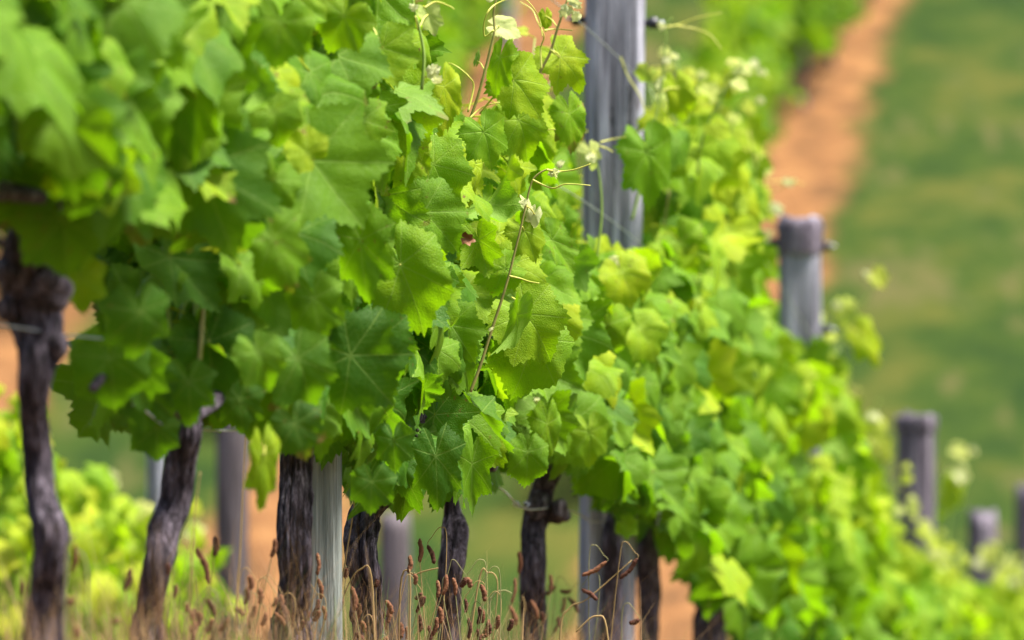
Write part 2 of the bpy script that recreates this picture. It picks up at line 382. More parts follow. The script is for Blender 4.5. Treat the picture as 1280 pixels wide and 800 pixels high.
post(P(1286,0,YF).x, YF, -.72, .12, M_POSTD, 'purple grey post cut off by the right edge of the photo')
for sx, Y, top, wd, lb in ((290,20.8,-.28,.105,'blurred grey post behind the gap between two trunks at left'), (494,24.0,-.72,.115,'blurred brownish post with its top seen behind the grass seed heads'), (196,19.2,-.2,.06,'thin pale blurred post mostly hidden behind a leaning trunk')):
    post(P(sx,0,Y).x, Y, top, wd, M_POSTB if sx != 196 else M_POST, lb, group='posts of the row behind')

# ------------------------------------------------------------------ vines of the near row
def bark_disp(amp=.16, seed=0, fr=1.):
    def f(a, i, p, r, o):
        q = Vector((math.cos(a)*3.2*fr, math.sin(a)*3.2*fr, p.z*5+seed)); q2 = Vector((math.cos(a)*7.5*fr, math.sin(a)*7.5*fr, p.z*9+seed))
        lum = noise.noise(Vector((math.cos(a), math.sin(a), p.z*14+seed)))
        rid = abs(noise.noise(q2)); n2 = noise.noise(Vector((p.x*60+o.x*2, p.y*60+o.y*2, p.z*60)))
        return r*(1+amp*(1.0*noise.noise(q)+1.1*(.35-rid)+.7*lum+.25*n2)+.9*amp*(.30-abs(noise.noise(Vector((math.cos(a)*10,math.sin(a)*10,p.z*22+seed*2)))))-.12*max(0,.12-abs(noise.noise(Vector((math.cos(a)*12,math.sin(a)*12,p.z*11+seed)))))*8)
    return f
NEARV = {}   # sx -> (Y, trunk polyline [(sx,sy,width_px)])
TRUNKS = [
 dict(sx=-120, Y=7.65, pts=[(-130,1050,60),(-120,700,44),(-125,430,46),(-118,330,56)], lab='nearest grapevine, its trunk outside the picture and its blurred leaves in the top left corner'),
 dict(sx=55, Y=8.4, pts=[(50,1010,66),(54,800,47),(60,740,44),(63,700,43),(62,662,44),(52,625,36),(48,577,35),(43,530,34),(42,490,35),(46,455,44),(50,425,58),(42,385,66),(36,345,62),(34,305,48),(40,270,30)], knobs=[(72,432,17),(8,388,15),(58,360,28),(22,340,24)], lab='grapevine with a gnarled knobbly trunk head at the far left'),
 dict(sx=205, Y=9.2, pts=[(176,1010,64),(183,800,42),(186,766,34),(192,731,33),(199,697,35),(205,662,38),(219,628,37),(225,577,38),(234,545,34),(236,522,26)], lab='grapevine whose trunk leans up to the right, second trunk from the left'),
 dict(sx=370, Y=10.15, pts=[(362,1030,60),(362,800,50),(364,766,38),(368,731,35),(368,697,36),(369,628,39),(371,585,36),(376,540,34),(380,500,26)], rough=1.5, lab='grapevine with a straight shaggy trunk right in front of the greenish post'),
 dict(sx=452, Y=10.9, pts=[(462,1030,54),(460,800,36),(457,766,35),(458,731,32),(453,697,35),(453,660,38),(458,638,34),(480,618,26),(505,596,24),(524,565,22),(532,530,16)], rough=1.6, lab='grapevine with shredded bark and an arm bending right, just right of the greenish post'),
 dict(sx=565, Y=11.9, pts=[(560,1010,48),(562,800,28),(561,766,28),(562,731,27),(566,697,31),(569,662,31),(566,640,20),(562,600,14),(556,540,12)], rough=1.2, lab='grapevine with the slim trunk that narrows into a stub above the seed heads'),
 dict(sx=668, Y=13.1, pts=[(668,1000,46),(668,800,29),(667,766,30),(666,731,30),(667,697,31),(667,665,30),(672,640,34),(678,612,26),(690,590,22),(697,572,16)], knobs=[(697,640,15),(672,632,16),(706,646,8)], lab='grapevine with a cut knuckle on its trunk where the wire passes, left of tall post'),
 dict(sx=762, Y=13.95, pts=[(762,1000,40),(764,800,27),(765,740,23),(766,700,25),(764,670,22),(772,640,22),(776,612,20),(768,585,18),(758,555,14)], knobs=[(768,668,11),(775,600,10)], lab='grapevine climbing the front of the tall split post'),
 dict(sx=810, Y=14.9, pts=[(812,1000,38),(811,800,22),(811,740,26),(808,700,29),(806,680,26),(800,640,18)], lab='dark thin trunked grapevine just right of the tall split post'),
 dict(sx=885, Y=15.95, pts=[(884,1010,44),(886,800,36),(888,765,34),(880,740,28),(850,620,14),(820,575,10)], lab='grapevine with a nearly black trunk low down in the leafy mass'),
]
ordn = ['first','second','third','fourth','fifth','sixth','seventh','eighth','ninth','tenth']
Y = 17.0; k = 0
extra_lab = ['leafy grapevine right before the grey post with the dark cap', 'leafy grapevine at the foot of the dark capped grey post',
 'first blurred grapevine beyond the dark capped post','second blurred grapevine beyond the dark capped post','third blurred grapevine beyond the dark capped post',
 'last blurred grapevine before the purple grey post','grapevine right behind the purple grey post','bright blurred grapevine between purple grey post and short dark post',
 'bright blurred grapevine in front of the short dark post','yellow green blurred grapevine past the short dark post','blurred grapevine in the lower right corner','farthest grapevine of the near row at the right edge']
while k < 12:
    sx = 1800-1410*10.4/Y; TRUNKS.append(dict(sx=sx, Y=Y, pts=None, lab=extra_lab[k])); Y += 1.02; k += 1

TOPX = [(-400,-900),(470,-250),(500,-20),(520,55),(545,95),(575,135),(600,150),(640,105),(680,140),(715,150),(724,215),(736,285),(797,292),(806,200),(830,165),(860,140),(900,175),(940,235),(955,310),(968,372),(990,400),(1012,420),(1035,455),(1052,505),(1070,562),(1088,620),(1115,685),(1160,715),(1200,728),(1290,748),(1500,820)]
BOTX = [(-400,260),(40,300),(88,350),(125,395),(128,560),(150,585),(230,580),(262,520),(300,545),(345,560),(420,560),(432,625),(500,632),(520,628),(600,628),(625,575),(700,585),(735,610),(790,650),(840,700),(875,735),(920,790),(960,860),(1100,1050),(1300,1300)]
tx_, ty_ = [a for a, b in TOPX], [b for a, b in TOPX]; bx_, by_ = [a for a, b in BOTX], [b for a, b in BOTX]

UP = (.1,-.8,.75)
HEROES = [ # junction, tip, depth, width, tone, kwargs
 (390,201,462,288,9.72,1.05,.50,dict(dep=-.1,nrm=(.25,-1,.35),pet=(440,140))),
 (384,192,352,166,9.78,1.05,.80,dict(nrm=(.1,-1,.2))),
 (478,60,500,112,9.9,1.1,.66,dict(nrm=(.3,-1,.5),pet=(455,20))),
 (452,150,475,205,9.85,1.1,.62,dict(nrm=(.3,-1,.4))),
 (430,20,404,68,9.85,1.0,.66,dict(nrm=(.1,-1,.5))),
 (350,28,345,92,9.6,1.0,.60,dict(nrm=(.2,-1,.4))),
 (341,140,355,188,9.7,1.1,.62,dict(nrm=(.1,-.9,.5))),
 (501,331,541,430,11.0,.72,.62,dict(nrm=(.1,-1,.25),pet=(482,342),dep=.1)),
 (450,300,459,390,10.55,.62,.52,dict(nrm=(-.2,-1,.3))),
 (438,444,500,517,10.7,.95,.16,dict(nrm=(0,-1,.05),dep=.15)),
 (478,420,505,480,10.9,.85,.30,dict(nrm=(.1,-1,.2))),
 (656,393,700,452,11.15,.98,.68,dict(nrm=(.2,-1,.3),pet=(640,372))),
 (668,425,641,506,11.2,.80,.62,dict(nrm=(.2,-1,.1),dep=-.1)),
 (646,394,628,456,11.05,.42,.62,dict(nrm=(.8,.7,.2))),
 (632,336,586,352,11.2,.78,.64,dict(nrm=(.1,-1,.3))),
 (640,330,690,352,11.25,.95,.74,dict(nrm=(.0,-1,.5))),
 (598,300,612,352,11.3,.8,.66,dict(nrm=(-.3,-1,.6))),
 (690,300,723,345,11.5,.6,.58,dict(nrm=(.5,-.8,.4))),
 (542,205,575,270,11.0,.95,.60,dict(nrm=(.1,-1,.5))),
 (530,265,582,315,11.0,.9,.52,dict(nrm=(.0,-1,.4))),
 (642,100,684,150,11.3,.86,.74,dict(nrm=(.1,-1,.3),pet=(600,142))),
 (648,150,668,205,11.35,.85,.68,dict(nrm=(.2,-1,.4))),
 (625,72,612,124,11.4,.50,.66,dict(nrm=(-.5,-1,.1))),
 (604,165,622,215,11.3,.9,.60,dict(nrm=(.2,-1,.6))),
 (712,142,722,198,11.8,.62,.64,dict(nrm=(.5,-1,.2))),
 (555,108,566,168,11.2,.55,.86,dict(nrm=(.3,-1,.3))),
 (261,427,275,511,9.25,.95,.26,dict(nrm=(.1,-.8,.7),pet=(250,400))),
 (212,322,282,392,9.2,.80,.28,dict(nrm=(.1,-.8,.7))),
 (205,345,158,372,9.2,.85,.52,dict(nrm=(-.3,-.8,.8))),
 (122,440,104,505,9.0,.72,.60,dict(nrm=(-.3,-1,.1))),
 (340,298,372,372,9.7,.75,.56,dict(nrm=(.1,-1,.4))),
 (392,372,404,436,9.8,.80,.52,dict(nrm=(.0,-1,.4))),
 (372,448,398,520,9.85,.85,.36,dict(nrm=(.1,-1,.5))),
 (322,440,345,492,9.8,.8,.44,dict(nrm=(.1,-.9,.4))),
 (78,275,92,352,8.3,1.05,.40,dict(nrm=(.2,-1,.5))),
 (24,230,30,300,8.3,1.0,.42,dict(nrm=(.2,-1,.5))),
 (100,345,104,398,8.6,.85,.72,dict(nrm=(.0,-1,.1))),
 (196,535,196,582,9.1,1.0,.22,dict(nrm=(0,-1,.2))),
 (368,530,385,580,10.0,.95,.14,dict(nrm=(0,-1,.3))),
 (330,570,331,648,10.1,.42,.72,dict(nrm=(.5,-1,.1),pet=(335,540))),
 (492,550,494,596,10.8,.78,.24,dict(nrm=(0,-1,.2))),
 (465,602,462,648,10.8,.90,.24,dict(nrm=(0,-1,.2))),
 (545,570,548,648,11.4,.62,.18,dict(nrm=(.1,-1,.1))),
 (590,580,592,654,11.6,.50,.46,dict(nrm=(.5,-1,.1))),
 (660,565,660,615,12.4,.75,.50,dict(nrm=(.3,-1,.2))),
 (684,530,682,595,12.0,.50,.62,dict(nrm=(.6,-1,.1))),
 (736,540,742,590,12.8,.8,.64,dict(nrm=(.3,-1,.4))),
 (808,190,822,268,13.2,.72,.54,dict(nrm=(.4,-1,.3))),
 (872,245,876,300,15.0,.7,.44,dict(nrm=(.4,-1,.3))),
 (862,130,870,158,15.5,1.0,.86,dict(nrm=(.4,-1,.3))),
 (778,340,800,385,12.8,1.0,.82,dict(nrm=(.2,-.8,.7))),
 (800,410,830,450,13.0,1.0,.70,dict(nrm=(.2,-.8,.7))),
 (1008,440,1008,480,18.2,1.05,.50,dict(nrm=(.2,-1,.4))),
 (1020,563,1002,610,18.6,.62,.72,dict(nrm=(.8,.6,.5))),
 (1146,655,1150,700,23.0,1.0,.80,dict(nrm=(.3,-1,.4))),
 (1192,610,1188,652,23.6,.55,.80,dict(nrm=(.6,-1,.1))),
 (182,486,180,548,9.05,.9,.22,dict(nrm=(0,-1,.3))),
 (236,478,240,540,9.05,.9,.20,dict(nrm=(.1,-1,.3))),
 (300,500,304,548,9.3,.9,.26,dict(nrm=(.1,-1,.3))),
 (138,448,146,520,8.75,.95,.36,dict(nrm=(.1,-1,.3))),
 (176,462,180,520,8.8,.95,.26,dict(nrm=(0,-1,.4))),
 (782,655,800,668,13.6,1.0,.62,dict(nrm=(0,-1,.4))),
]
SURF = lambda sx: 1.625*F/(1800-sx)
HEROES = [(a,b,c,d,(min(Y,SURF(a)) if 300 < a < 760 else Y),w_,t_,k_) for a,b,c,d,Y,w_,t_,k_ in HEROES]
HDISC = [(a+.35*(c-a), b+.35*(d-b), .42*math.hypot(c-a,d-b)*(.5+.5*w_), Y) for a,b,c,d,Y,w_,t_,k_ in HEROES]

def rand_leaf(mb, p, kind, x_c, tone, L, bias=.9):
    # blades hang from the petiole and turn their upper side outwards and to the light
    lat = (p.x-x_c)/.18
    side = 1 if lat > random.uniform(-.7,.7) else -1
    out = Vector((side*random.uniform(.0,1.1)+random.gauss(0,.25), -random.uniform(.0,1.1)*(1 if random.random() < bias else -1), random.uniform(-.15,1.1)))
    tip = Vector((random.gauss(side*.25,.6), random.gauss(-.25,.45), -1+random.gauss(0,.45)))
    put_leaf(mb, kind, p, tip, out, L, random.uniform(.70,1.06), tone, 0, flat=random.uniform(.8,1.9))
    return tip
def build_vine(td):
    Yv = td['Y']; cx = rowx(Yv); g = float(ground(Yv)); x_tr = P(td['sx'],0,Yv).x
    t = thing('grapevine', (x_tr, Yv, g), td['lab'], 'grapevine', 'grapevines of the near row'); td['thing'] = t
    near = 7.9 < Yv < 16.5
    mb = MB(); rough = td.get('rough', 1.)
    if td['pts']:
        pts = [P(a, b, Yv+.02*math.sin(i*1.3)) for i, (a, b, c) in enumerate(td['pts'])]; rad = [c/2/F*Yv for a, b, c in td['pts']]
    else:
        pts = [Vector((x_tr+.03*math.sin(i*2+Yv), Yv+.02*math.cos(i+Yv), g-.05+i*.15)) for i in range(6)]; rad = [.045,.033,.03,.032,.036,.02]
    tube(mb, pts, rad, 80 if near else 16, 14 if near else 4, bark_disp(.17*rough, Yv))
    for (a, b, r) in td.get('knobs', ()): blob(mb, P(a, b, Yv-.012), r/F*Yv, lump=.45, freq=45, nu=22, nv=14)
    mb.build('trunk', M_BARK, t)
    top = pts[-1]
    # the two arms lie along the fruiting wire
    for s in (-1, 1):
        am = MB(); q = [top, top+Vector((0.02*s+A*.1*s, .1*s, .03))]
        for j in range(1, 5): q.append(Vector((rowx(Yv+s*.12*j)+random.gauss(0,.012), Yv+s*(.12*j+.03), top.z+.03+random.gauss(0,.012)-(float(ground(Yv))-float(ground(Yv+s*.12*j))))))
        tube(am, q, [.011,.012,.010,.009,.008,.006], 12, 5, bark_disp(.2, Yv+3)); am.build('arm', M_BARK, t)
    # shoots that carry the foliage (mostly hidden)
    for j in range(5):
        sm = MB(); yy = Yv+random.uniform(-.5,.5); b = Vector((rowx(yy)+random.gauss(0,.03), yy, top.z+.04+float(ground(yy)-ground(Yv)))); hgt = random.uniform(.45,.8)
        q = [b+Vector((random.gauss(0,.02)*i, random.gauss(0,.02)*i, hgt*i/4)) for i in range(5)]
        sx, sy = proj(q[-1])
        if sy < np.interp(sx, tx_, ty_)+40: q = q[:3]
        sx, sy = proj(q[-1])
        if sy < np.interp(sx, tx_, ty_)+20: continue
        tube(sm, q, [.004,.0038,.0034,.003,.0022][:len(q)], 6, 4); sm.build('shoot', M_REDSTEM if j % 2 else M_GREENSTEM, t)
    # foliage
    lf = MB()
    kind = 'high' if 9.0 < Yv < 14.6 else 'mid'
    n = 0; tries = 0; want = td.get('leaves', 420 if Yv < 14.5 else 300)
    prev = td.get('span', .56)
    while n < want and tries < 30000:
        tries += 1
        yy = Yv+random.uniform(-prev, prev); lat = random.choice((-1,1))*abs(random.gauss(.09,.06)); lat = max(-.22, min(.15, lat))
        gg = float(ground(yy)); z = gg+random.uniform(.45,1.95)
        p = Vector((rowx(yy)+lat, yy, z)); sx, sy = proj(p); pxm = F/yy
        hh = (z-gg-.45)/1.5
        L = random.uniform(.055,.112)*(1-.25*max(0,hh))*(1.28 if Yv > 14.5 else 1.05); Lp = L*pxm
        tp = np.interp(sx, tx_, ty_)+random.gauss(0,8); bt = np.interp(sx, bx_, by_)+random.gauss(0,8)
        if 84 < sx-.5*Lp and sx-.5*Lp < 150 and 300 < sy+Lp*.8 and sy < 445 and yy < 9.4 and sx < 170: continue
        if sy-(.75 if 510 < sx < 800 else .45)*Lp < tp or sy+.85*Lp > bt: continue
        if 722 < sx+.7*Lp and sx-.7*Lp < 806 and sy-.6*Lp < 288 and yy < 14.4: continue
        if 965 < sx+.7*Lp and sx-.7*Lp < 1032 and sy-.6*Lp < 400 and yy < 18.5: continue
        cyl = sy+.35*Lp
        if any((sx-hx)**2+(cyl-hy)**2 < (hr+.45*Lp)**2 and yy < hY+.03 for hx, hy, hr, hY in HDISC): continue
        if td['Y'] > 14 and 640 < sx < 730 and sy < 250: continue
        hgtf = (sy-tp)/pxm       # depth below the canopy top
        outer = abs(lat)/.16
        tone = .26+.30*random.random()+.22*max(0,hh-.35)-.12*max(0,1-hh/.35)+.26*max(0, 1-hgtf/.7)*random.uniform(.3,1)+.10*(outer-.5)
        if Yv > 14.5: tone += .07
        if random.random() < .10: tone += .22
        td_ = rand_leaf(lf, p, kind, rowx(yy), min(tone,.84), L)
        if near and 9 < Yv < 14.6 and random.random() < .75:
            inw = Vector((rowx(yy)-p.x, random.gauss(0,.03), .03+random.random()*.04)); e = p+inw.normalized()*random.uniform(.05,.09)
            tube(lf, [p, p+(e-p)*.4+Vector((0,0,.014)), e], [.0013,.0014,.0017], 5, 3, tone=(.95,.2,0,1))
        n += 1
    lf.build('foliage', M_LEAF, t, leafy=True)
    # small flower clusters inside the canopy
    for j in range(2 if near and Yv > 9.5 else 0):
        cb = MB(); yy = Yv+random.uniform(-.4,.4); c = Vector((rowx(yy)+.12, yy, float(ground(yy))+.62+random.random()*.3))
        for q in range(46):
            f = q/46; a = random.uniform(0,6.3); rr = .022*(1-f)*random.random()**.5
            blob(cb, c+Vector((math.cos(a)*rr, math.sin(a)*rr, -.09*f)), .0035, lump=0, nu=6, nv=4)
        cb.build('flower_cluster', M_CLUSTER, t)
    return t
for td in TRUNKS: build_vine(td)
def vine_at(Y): return min(TRUNKS, key=lambda d: abs(d['Y']-Y))['thing']

# ------------------------------------------------------------------ leaves one can single out
def hero(jx, jy, tx, ty, Y, wid=1., tone=.5, pale=0., nrm=(0.15,-1,.35), dep=0., var=None, parent=None, flat=1., pet=None, kind='high'):
    j = P(jx, jy, Y); tip = P(tx, ty, Y)-j; L = tip.length; tip = tip + Vector((0, dep*L, 0))
    mb = MB(); put_leaf(mb, kind, j, tip, nrm, L*.90, wid, tone, pale, var, flat)
    o = mb.build('leaf', M_LEAF, parent or vine_at(Y), leafy=True)
    if pet:
        pb = MB(); e = P(pet[0], pet[1], Y+.03); mid = (j+e)/2+Vector((0,-.004,.006)); tube(pb, [j, mid, e], [.0014,.0015,.0019], 6, 4); pb.build('petiole', M_TENDRIL, o)
    return o
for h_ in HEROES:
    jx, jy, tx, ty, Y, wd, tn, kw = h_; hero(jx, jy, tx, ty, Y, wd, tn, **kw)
hero(226,293,232,306,9.3,1.,.2,dep=0,nrm=(0,-1,0)).data.materials[0] = simple('rusty_leaf', (.22,.05,.02), .7)
hero(582,298,596,302,10.9,.8,.2,nrm=(0,-1,0)).data.materials[0] = simple('dry_red_leaf', (.16,.06,.02), .7)

# ------------------------------------------------------------------ young shoots standing out of the canopy
def curve_px(pts, Y): return [P(a, b, Y) for a, b in pts]
def bud(px, py, Y, s, parent, pal=.9):
    for k in range(3):
        a = random.uniform(-60,240); s_ = s*.85; hero(px, py, px+s_*math.cos(R(a)), py+s_*math.sin(R(a)), Y+random.gauss(0,.004), random.uniform(.5,.8), .9, pal, nrm=(random.gauss(0,.7),-1,random.gauss(.2,.4)), parent=parent, kind='mid')
def shoot(Y, pts, r0, r1, leaves=(), tendrils=(), buds=(), m=None):
    v = vine_at(Y); mb = MB(); n = len(pts); tube(mb, curve_px(pts, Y), [r0+(r1-r0)*i/(n-1) for i in range(n)], 8, 6)
    s = mb.build('shoot', m or M_GREENSTEM, v)
    for L in leaves:
        jx, jy, tx, ty, wd, tn, pale = L[:7]; nr = L[7] if len(L) > 7 else (.2,-1,.4); hero(jx, jy, tx, ty, Y+.03, wd, tn, pale, nrm=nr, parent=s)
        # its petiole back to the nearest stem point
        q = min(pts, key=lambda p: (p[0]-jx)**2+(p[1]-jy)**2); pb = MB(); a = P(jx, jy, Y+.03); b = P(q[0], q[1], Y); tube(pb, [a, (a+b)/2+Vector((0,0,.004)), b], [.0011,.0012,.0015], 6, 4); pb.build('petiole', M_TENDRIL, s)
    for T in tendrils:
        tb = MB(); q = curve_px(T, Y-.01); q = [p+Vector((0, .01*math.sin(i*1.7), 0)) for i, p in enumerate(q)]
        tube(tb, q, [.0017-(.0009*i/(len(q)-1)) for i in range(len(q))], 6, 6); tb.build('tendril', M_TENDRIL, s)
    for (bx, by, bs) in buds: bud(bx, by, Y-.01, bs, s)
    return s
FR = (.3,-1,.3)
shoot(10.84, [(588,490),(600,458),(609,430),(618,402),(626,378),(636,345),(643,317),(651,285),(657,258),(666,225),(683,212),(690,216)], .0028, .0013,
  leaves=[(655,288,676,330,.8,.72,.0),(668,268,660,292,.5,.8,.75),(660,262,652,240,.5,.8,.5)],
  tendrils=[[(637,345),(650,348),(662,352),(674,354)],[(683,212),(700,214),(718,212),(738,205)],[(666,225),(690,235),(708,230),(738,232)]], buds=[(693,216,12),(655,254,9),(614,411,6)], m=M_REDSTEM)
shoot(11.35, [(584,160),(587,151),(597,122),(606,89),(613,62),(618,38),(617,15),(622,-8)], .0030, .0018,
  leaves=[(624,33,656,40,.75,.9,.55,(.1,-1,.7)),(596,76,600,60,.3,.6,.1)],
  tendrils=[[(585,140),(592,108),(586,96),(572,84),(561,79),(558,84)],[(617,38),(606,45),(605,30),(610,15),(620,5),(640,-3),(655,-2),(668,12),(675,26),(678,46)],[(587,148),(600,136),(615,130),(630,129)],[(622,132),(618,140),(616,155),(624,163)]], buds=[(612,0,8)], m=M_REDSTEM)
shoot(11.6, [(650,200),(660,150),(667,110),(676,88),(688,65),(697,35),(707,7),(712,-10)], .0032, .0018,
  leaves=[(700,70,739,112,.85,.82,.0,(.3,-1,.2)),(682,20,684,42,.55,.84,0),(640,145,632,190,.5,.6,0)],
  tendrils=[[(677,86),(676,60),(680,45),(672,28),(665,12),(650,2)],[(680,38),(695,36),(716,38)],[(688,62),(700,72)],[(668,164),(680,162),(694,162)]], buds=[(706,12,16),(718,4,14),(722,20,13)], m=M_REDSTEM)
shoot(13.7, [(790,275),(800,235),(812,190),(819,151),(826,115),(829,83),(832,50),(832,34),(840,22)], .0034, .0016,
  leaves=[(808,88,800,104,1.,.85,.1),(826,106,838,112,.8,.86,.7),(842,70,852,72,.6,.85,.6),(848,110,860,155,.6,.8,0)],
  tendrils=[[(832,34),(850,30),(872,22),(902,16)],[(846,32),(870,36),(888,44),(902,62)],[(776,72),(785,95),(800,120),(806,140)]], buds=[(827,32,9),(832,75,10)])
shoot(9.95, [(412,152),(418,113),(428,80),(438,45),(446,8),(448,-20)], .0036, .0028, leaves=[(452,60,461,96,.5,.7,.35,(-.6,-1,.2))], tendrils=[[(416,158),(430,145),(446,138)],[(350,40),(330,45),(318,50)]], buds=[(338,68,14),(345,74,8)], m=M_REDSTEM)
shoot(10.1, [(527,112),(530,70),(524,35),(516,0),(515,-20)], .0028, .0014, leaves=[(535,18,546,48,.7,.8,.3)], tendrils=[[(530,10),(545,2),(562,8),(568,12)],[(519,20),(522,38)]], buds=[(517,10,10),(540,88,16),(545,100,12)])
shoot(11.0, [(560,205),(545,170),(535,150),(532,120)], .0024, .0014, leaves=[(536,140,556,180,.6,.92,0)], buds=[(512,256,14)])
shoot(12.9, [(745,330),(752,270),(750,225),(744,195)], .0024, .0014, leaves=[(738,188,746,214,.8,.92,.35)], tendrils=[[(750,178),(765,174),(782,171)],[(748,182),(760,186),(766,190)]], buds=[(738,196,12),(766,325,14),(772,330,12)])
shoot(16.2, [(868,240),(880,200),(893,160),(902,120),(912,95),(930,78)], .0030, .0018, leaves=[(905,100,915,128,.9,.85,0),(900,140,892,165,.8,.85,0),(925,85,945,90,.8,.88,.4),(882,190,905,205,1.,.8,0)], tendrils=[[(905,110),(930,95),(950,92),(965,100)],[(880,190),(900,150),(930,125),(955,128)]], buds=[(942,78,12),(953,90,9),(950,125,9)])
shoot(17.0, [(925,330),(935,280),(940,240),(945,205)], .0030, .0018, leaves=[(935,165,955,195,1.,.8,0),(945,205,930,235,.9,.75,0),(935,250,955,280,1.,.75,0)], tendrils=[[(960,228),(985,226),(1005,230)],[(940,250),(965,240),(980,232)]], buds=[(972,262,16),(984,228,10),(945,298,9),(955,300,9)])
shoot(18.6, [(1015,470),(1030,450),(1045,432),(1060,410),(1075,385),(1088,365),(1096,350)], .0038, .0024, leaves=[(1075,418,1104,462,.62,.86,.0,FR),(1056,384,1064,412,.8,.88,.15,FR),(1095,345,1108,362,.9,.95,.1),(1050,455,1035,470,.8,.7,0)], buds=[(1084,343,9),(1048,382,10),(1030,435,14),(1018,432,10)])
shoot(20.6, [(1060,560),(1075,530),(1092,515),(1100,500)], .0034, .002, leaves=[(1080,540,1088,590,.8,.9,.1),(1060,510,1070,545,.8,.85,.1),(1098,560,1104,590,.9,.92,.1)], buds=[(1062,528,14),(1092,520,14),(1050,545,12)])
shoot(23.6, [(1180,690),(1186,650),(1192,610),(1198,575)], .0040, .0024, leaves=[(1196,562,1216,566,.7,.93,.3),(1196,590,1208,612,.8,.9,.5)], buds=[(1216,562,10),(1200,598,14)])
shoot(25.5, [(1235,760),(1240,720),(1238,700)], .004, .0026, leaves=[(1236,690,1246,712,.9,.9,.2),(1262,720,1270,745,1.,.9,.1)], buds=[(1225,705,13),(1268,728,13),(1198,735,10),(1104,692,8)])
for bx, by, Yb, bs in ((700,205,11.8,9),(200,292,9.3,9),(512,254,10.9,12),(830,100,13.9,10),(1024,520,19.,10),(1036,500,19.,10),(864,677,15.5,8),(910,730,16.,6),(990,228,17.,9),(962,292,17.4,10),(938,296,17.4,10),(1104,692,22.,9),(672,500,12.,8),(790,460,13.5,7),(775,455,13.5,7),(1080,690,21.5,9),(1130,640,22.5,9),(1160,740,23.,9)):
    bud(bx, by, Yb, bs, vine_at(Yb), .85)
# shoots rising out of the canopy above the frame on the near side
for td in TRUNKS[:5]:
    for j in range(3):
        yy = td['Y']+random.uniform(-.4,.4); b = Vector((rowx(yy), yy, float(ground(yy))+1.7)); mb = MB(); lb = MB()
        if proj(b)[1] > -20: continue
        q = [b+Vector((random.gauss(0,.02)*i, random.gauss(0,.02)*i, .1*i)) for i in range(4)]; tube(mb, q, [.003,.0028,.0024,.0016], 6, 4)
        s = mb.build('shoot', M_GREENSTEM, td['thing'])
        for p in q: put_leaf(lb, 'mid', p, (random.gauss(0,1),random.gauss(0,1),-.6), (random.gauss(0,.4),-.5,.8), random.uniform(.03,.06), 1., .8)
        lb.build('leaves', M_LEAF, s, leafy=True)

for td in TRUNKS[6:]:
    for j in range(5):
        yy = td['Y']+random.uniform(-.5,.5); x = rowx(yy)+random.gauss(0,.08); sx = proj((x,yy,0))[0]; z = (400-float(np.interp(sx,tx_,ty_)))/F*yy
        if 690 < sx < 822 or (950 < sx < 1040 and yy < 18.5): continue
        b = Vector((x, yy, z-.12)); mb = MB(); lb = MB(); hh = random.uniform(.16,.26); lx = random.gauss(.03,.05)
        q = [b+Vector((lx*(i/5)**2, random.gauss(0,.006)*i, hh*i/5)) for i in range(6)]; tube(mb, q, [.003,.0027,.0024,.002,.0017,.0013], 6, 4); s = mb.build('shoot', M_GREENSTEM, td['thing'])
        for i, p in enumerate(q[1:]):
            sd_ = 1 if i % 2 else -1; e = p+Vector((sd_*.022, -.01, .012)); tube(lb, [p, e], .001, 5, 1, tone=(.95,.3,0,1))
            put_leaf(lb, 'mid', e, (sd_*.7, -.2, random.uniform(-.9,.2)), (sd_*.2, -.8, .6), .052-.008*i, random.uniform(.7,1.), .78+.04*i, 0 if i < 3 else random.uniform(0,.4))
        lb.build('leaves', M_LEAF, s, leafy=True)
        if random.random() < .6:
            tb = MB(); a = q[3]; sd_ = random.choice((-1,1)); tube(tb, [a, a+Vector((sd_*.03,0,.02)), a+Vector((sd_*.06,0,.022)), a+Vector((sd_*.075,0,.008))], [.0011,.001,.0008,.0006], 5, 4); tb.build('tendril', M_TENDRIL, s)

# ------------------------------------------------------------------ trellis wires and fittings
def wire(pts, r, label, m=M_WIRE):
    mb = MB(); tube(mb, pts, r, 7, 3); o = mb.build('trellis_wire', m); tag(o, label, 'wire', 'trellis wires'); return o
low = [(-300,365),(-100,392),(84,419),(148,432),(172,500),(206,533),(222,530),(262,538),(330,535),(400,520),(470,515),(500,538),(533,558),(570,580),(602,599),(628,612),(640,624),(652,634),(665,637),(695,635),(722,642),(740,652),(762,650),(784,638),(830,660),(900,720),(1000,860),(1150,1090),(1280,1230)]
wire([P(a, b, rowY(a)-(.075 if a > 140 else .0)) for a, b in low], .0016, 'lowest galvanised wire tied to the trunks below the leaves')
for hh, lb in ((1.22,'upper galvanised wire running through the leaves'), (1.58,'topmost thin galvanised wire held by the black knobs')):
    mb_pts = [Vector((rowx(y)+.055, y, float(ground(y))+hh-.01*math.sin((y-YA)/4*math.pi)**2)) for y in np.arange(6.5, 29, .5)]
    wire(mb_pts, .0012, lb)
def clip(px, py, Y, label):
    mb = MB(); c = P(px, py, Y); q = [c+Vector((.010*math.cos(a)+.003*a-.015, .004*math.sin(a*2), .005*math.sin(a))) for a in [i*.7 for i in range(14)]]
    tube(mb, q, .0015, 6, 3); o = mb.build('wire_clip', M_WIRE); tag(o, label, 'wire clip', 'wire clips on the lowest wire')
clip(652,631,rowY(650)-.09,'silver twisted wire clip left of the cut knuckle'); clip(162,502,9.05,'silver wire clip beside a dark hanging leaf at left')
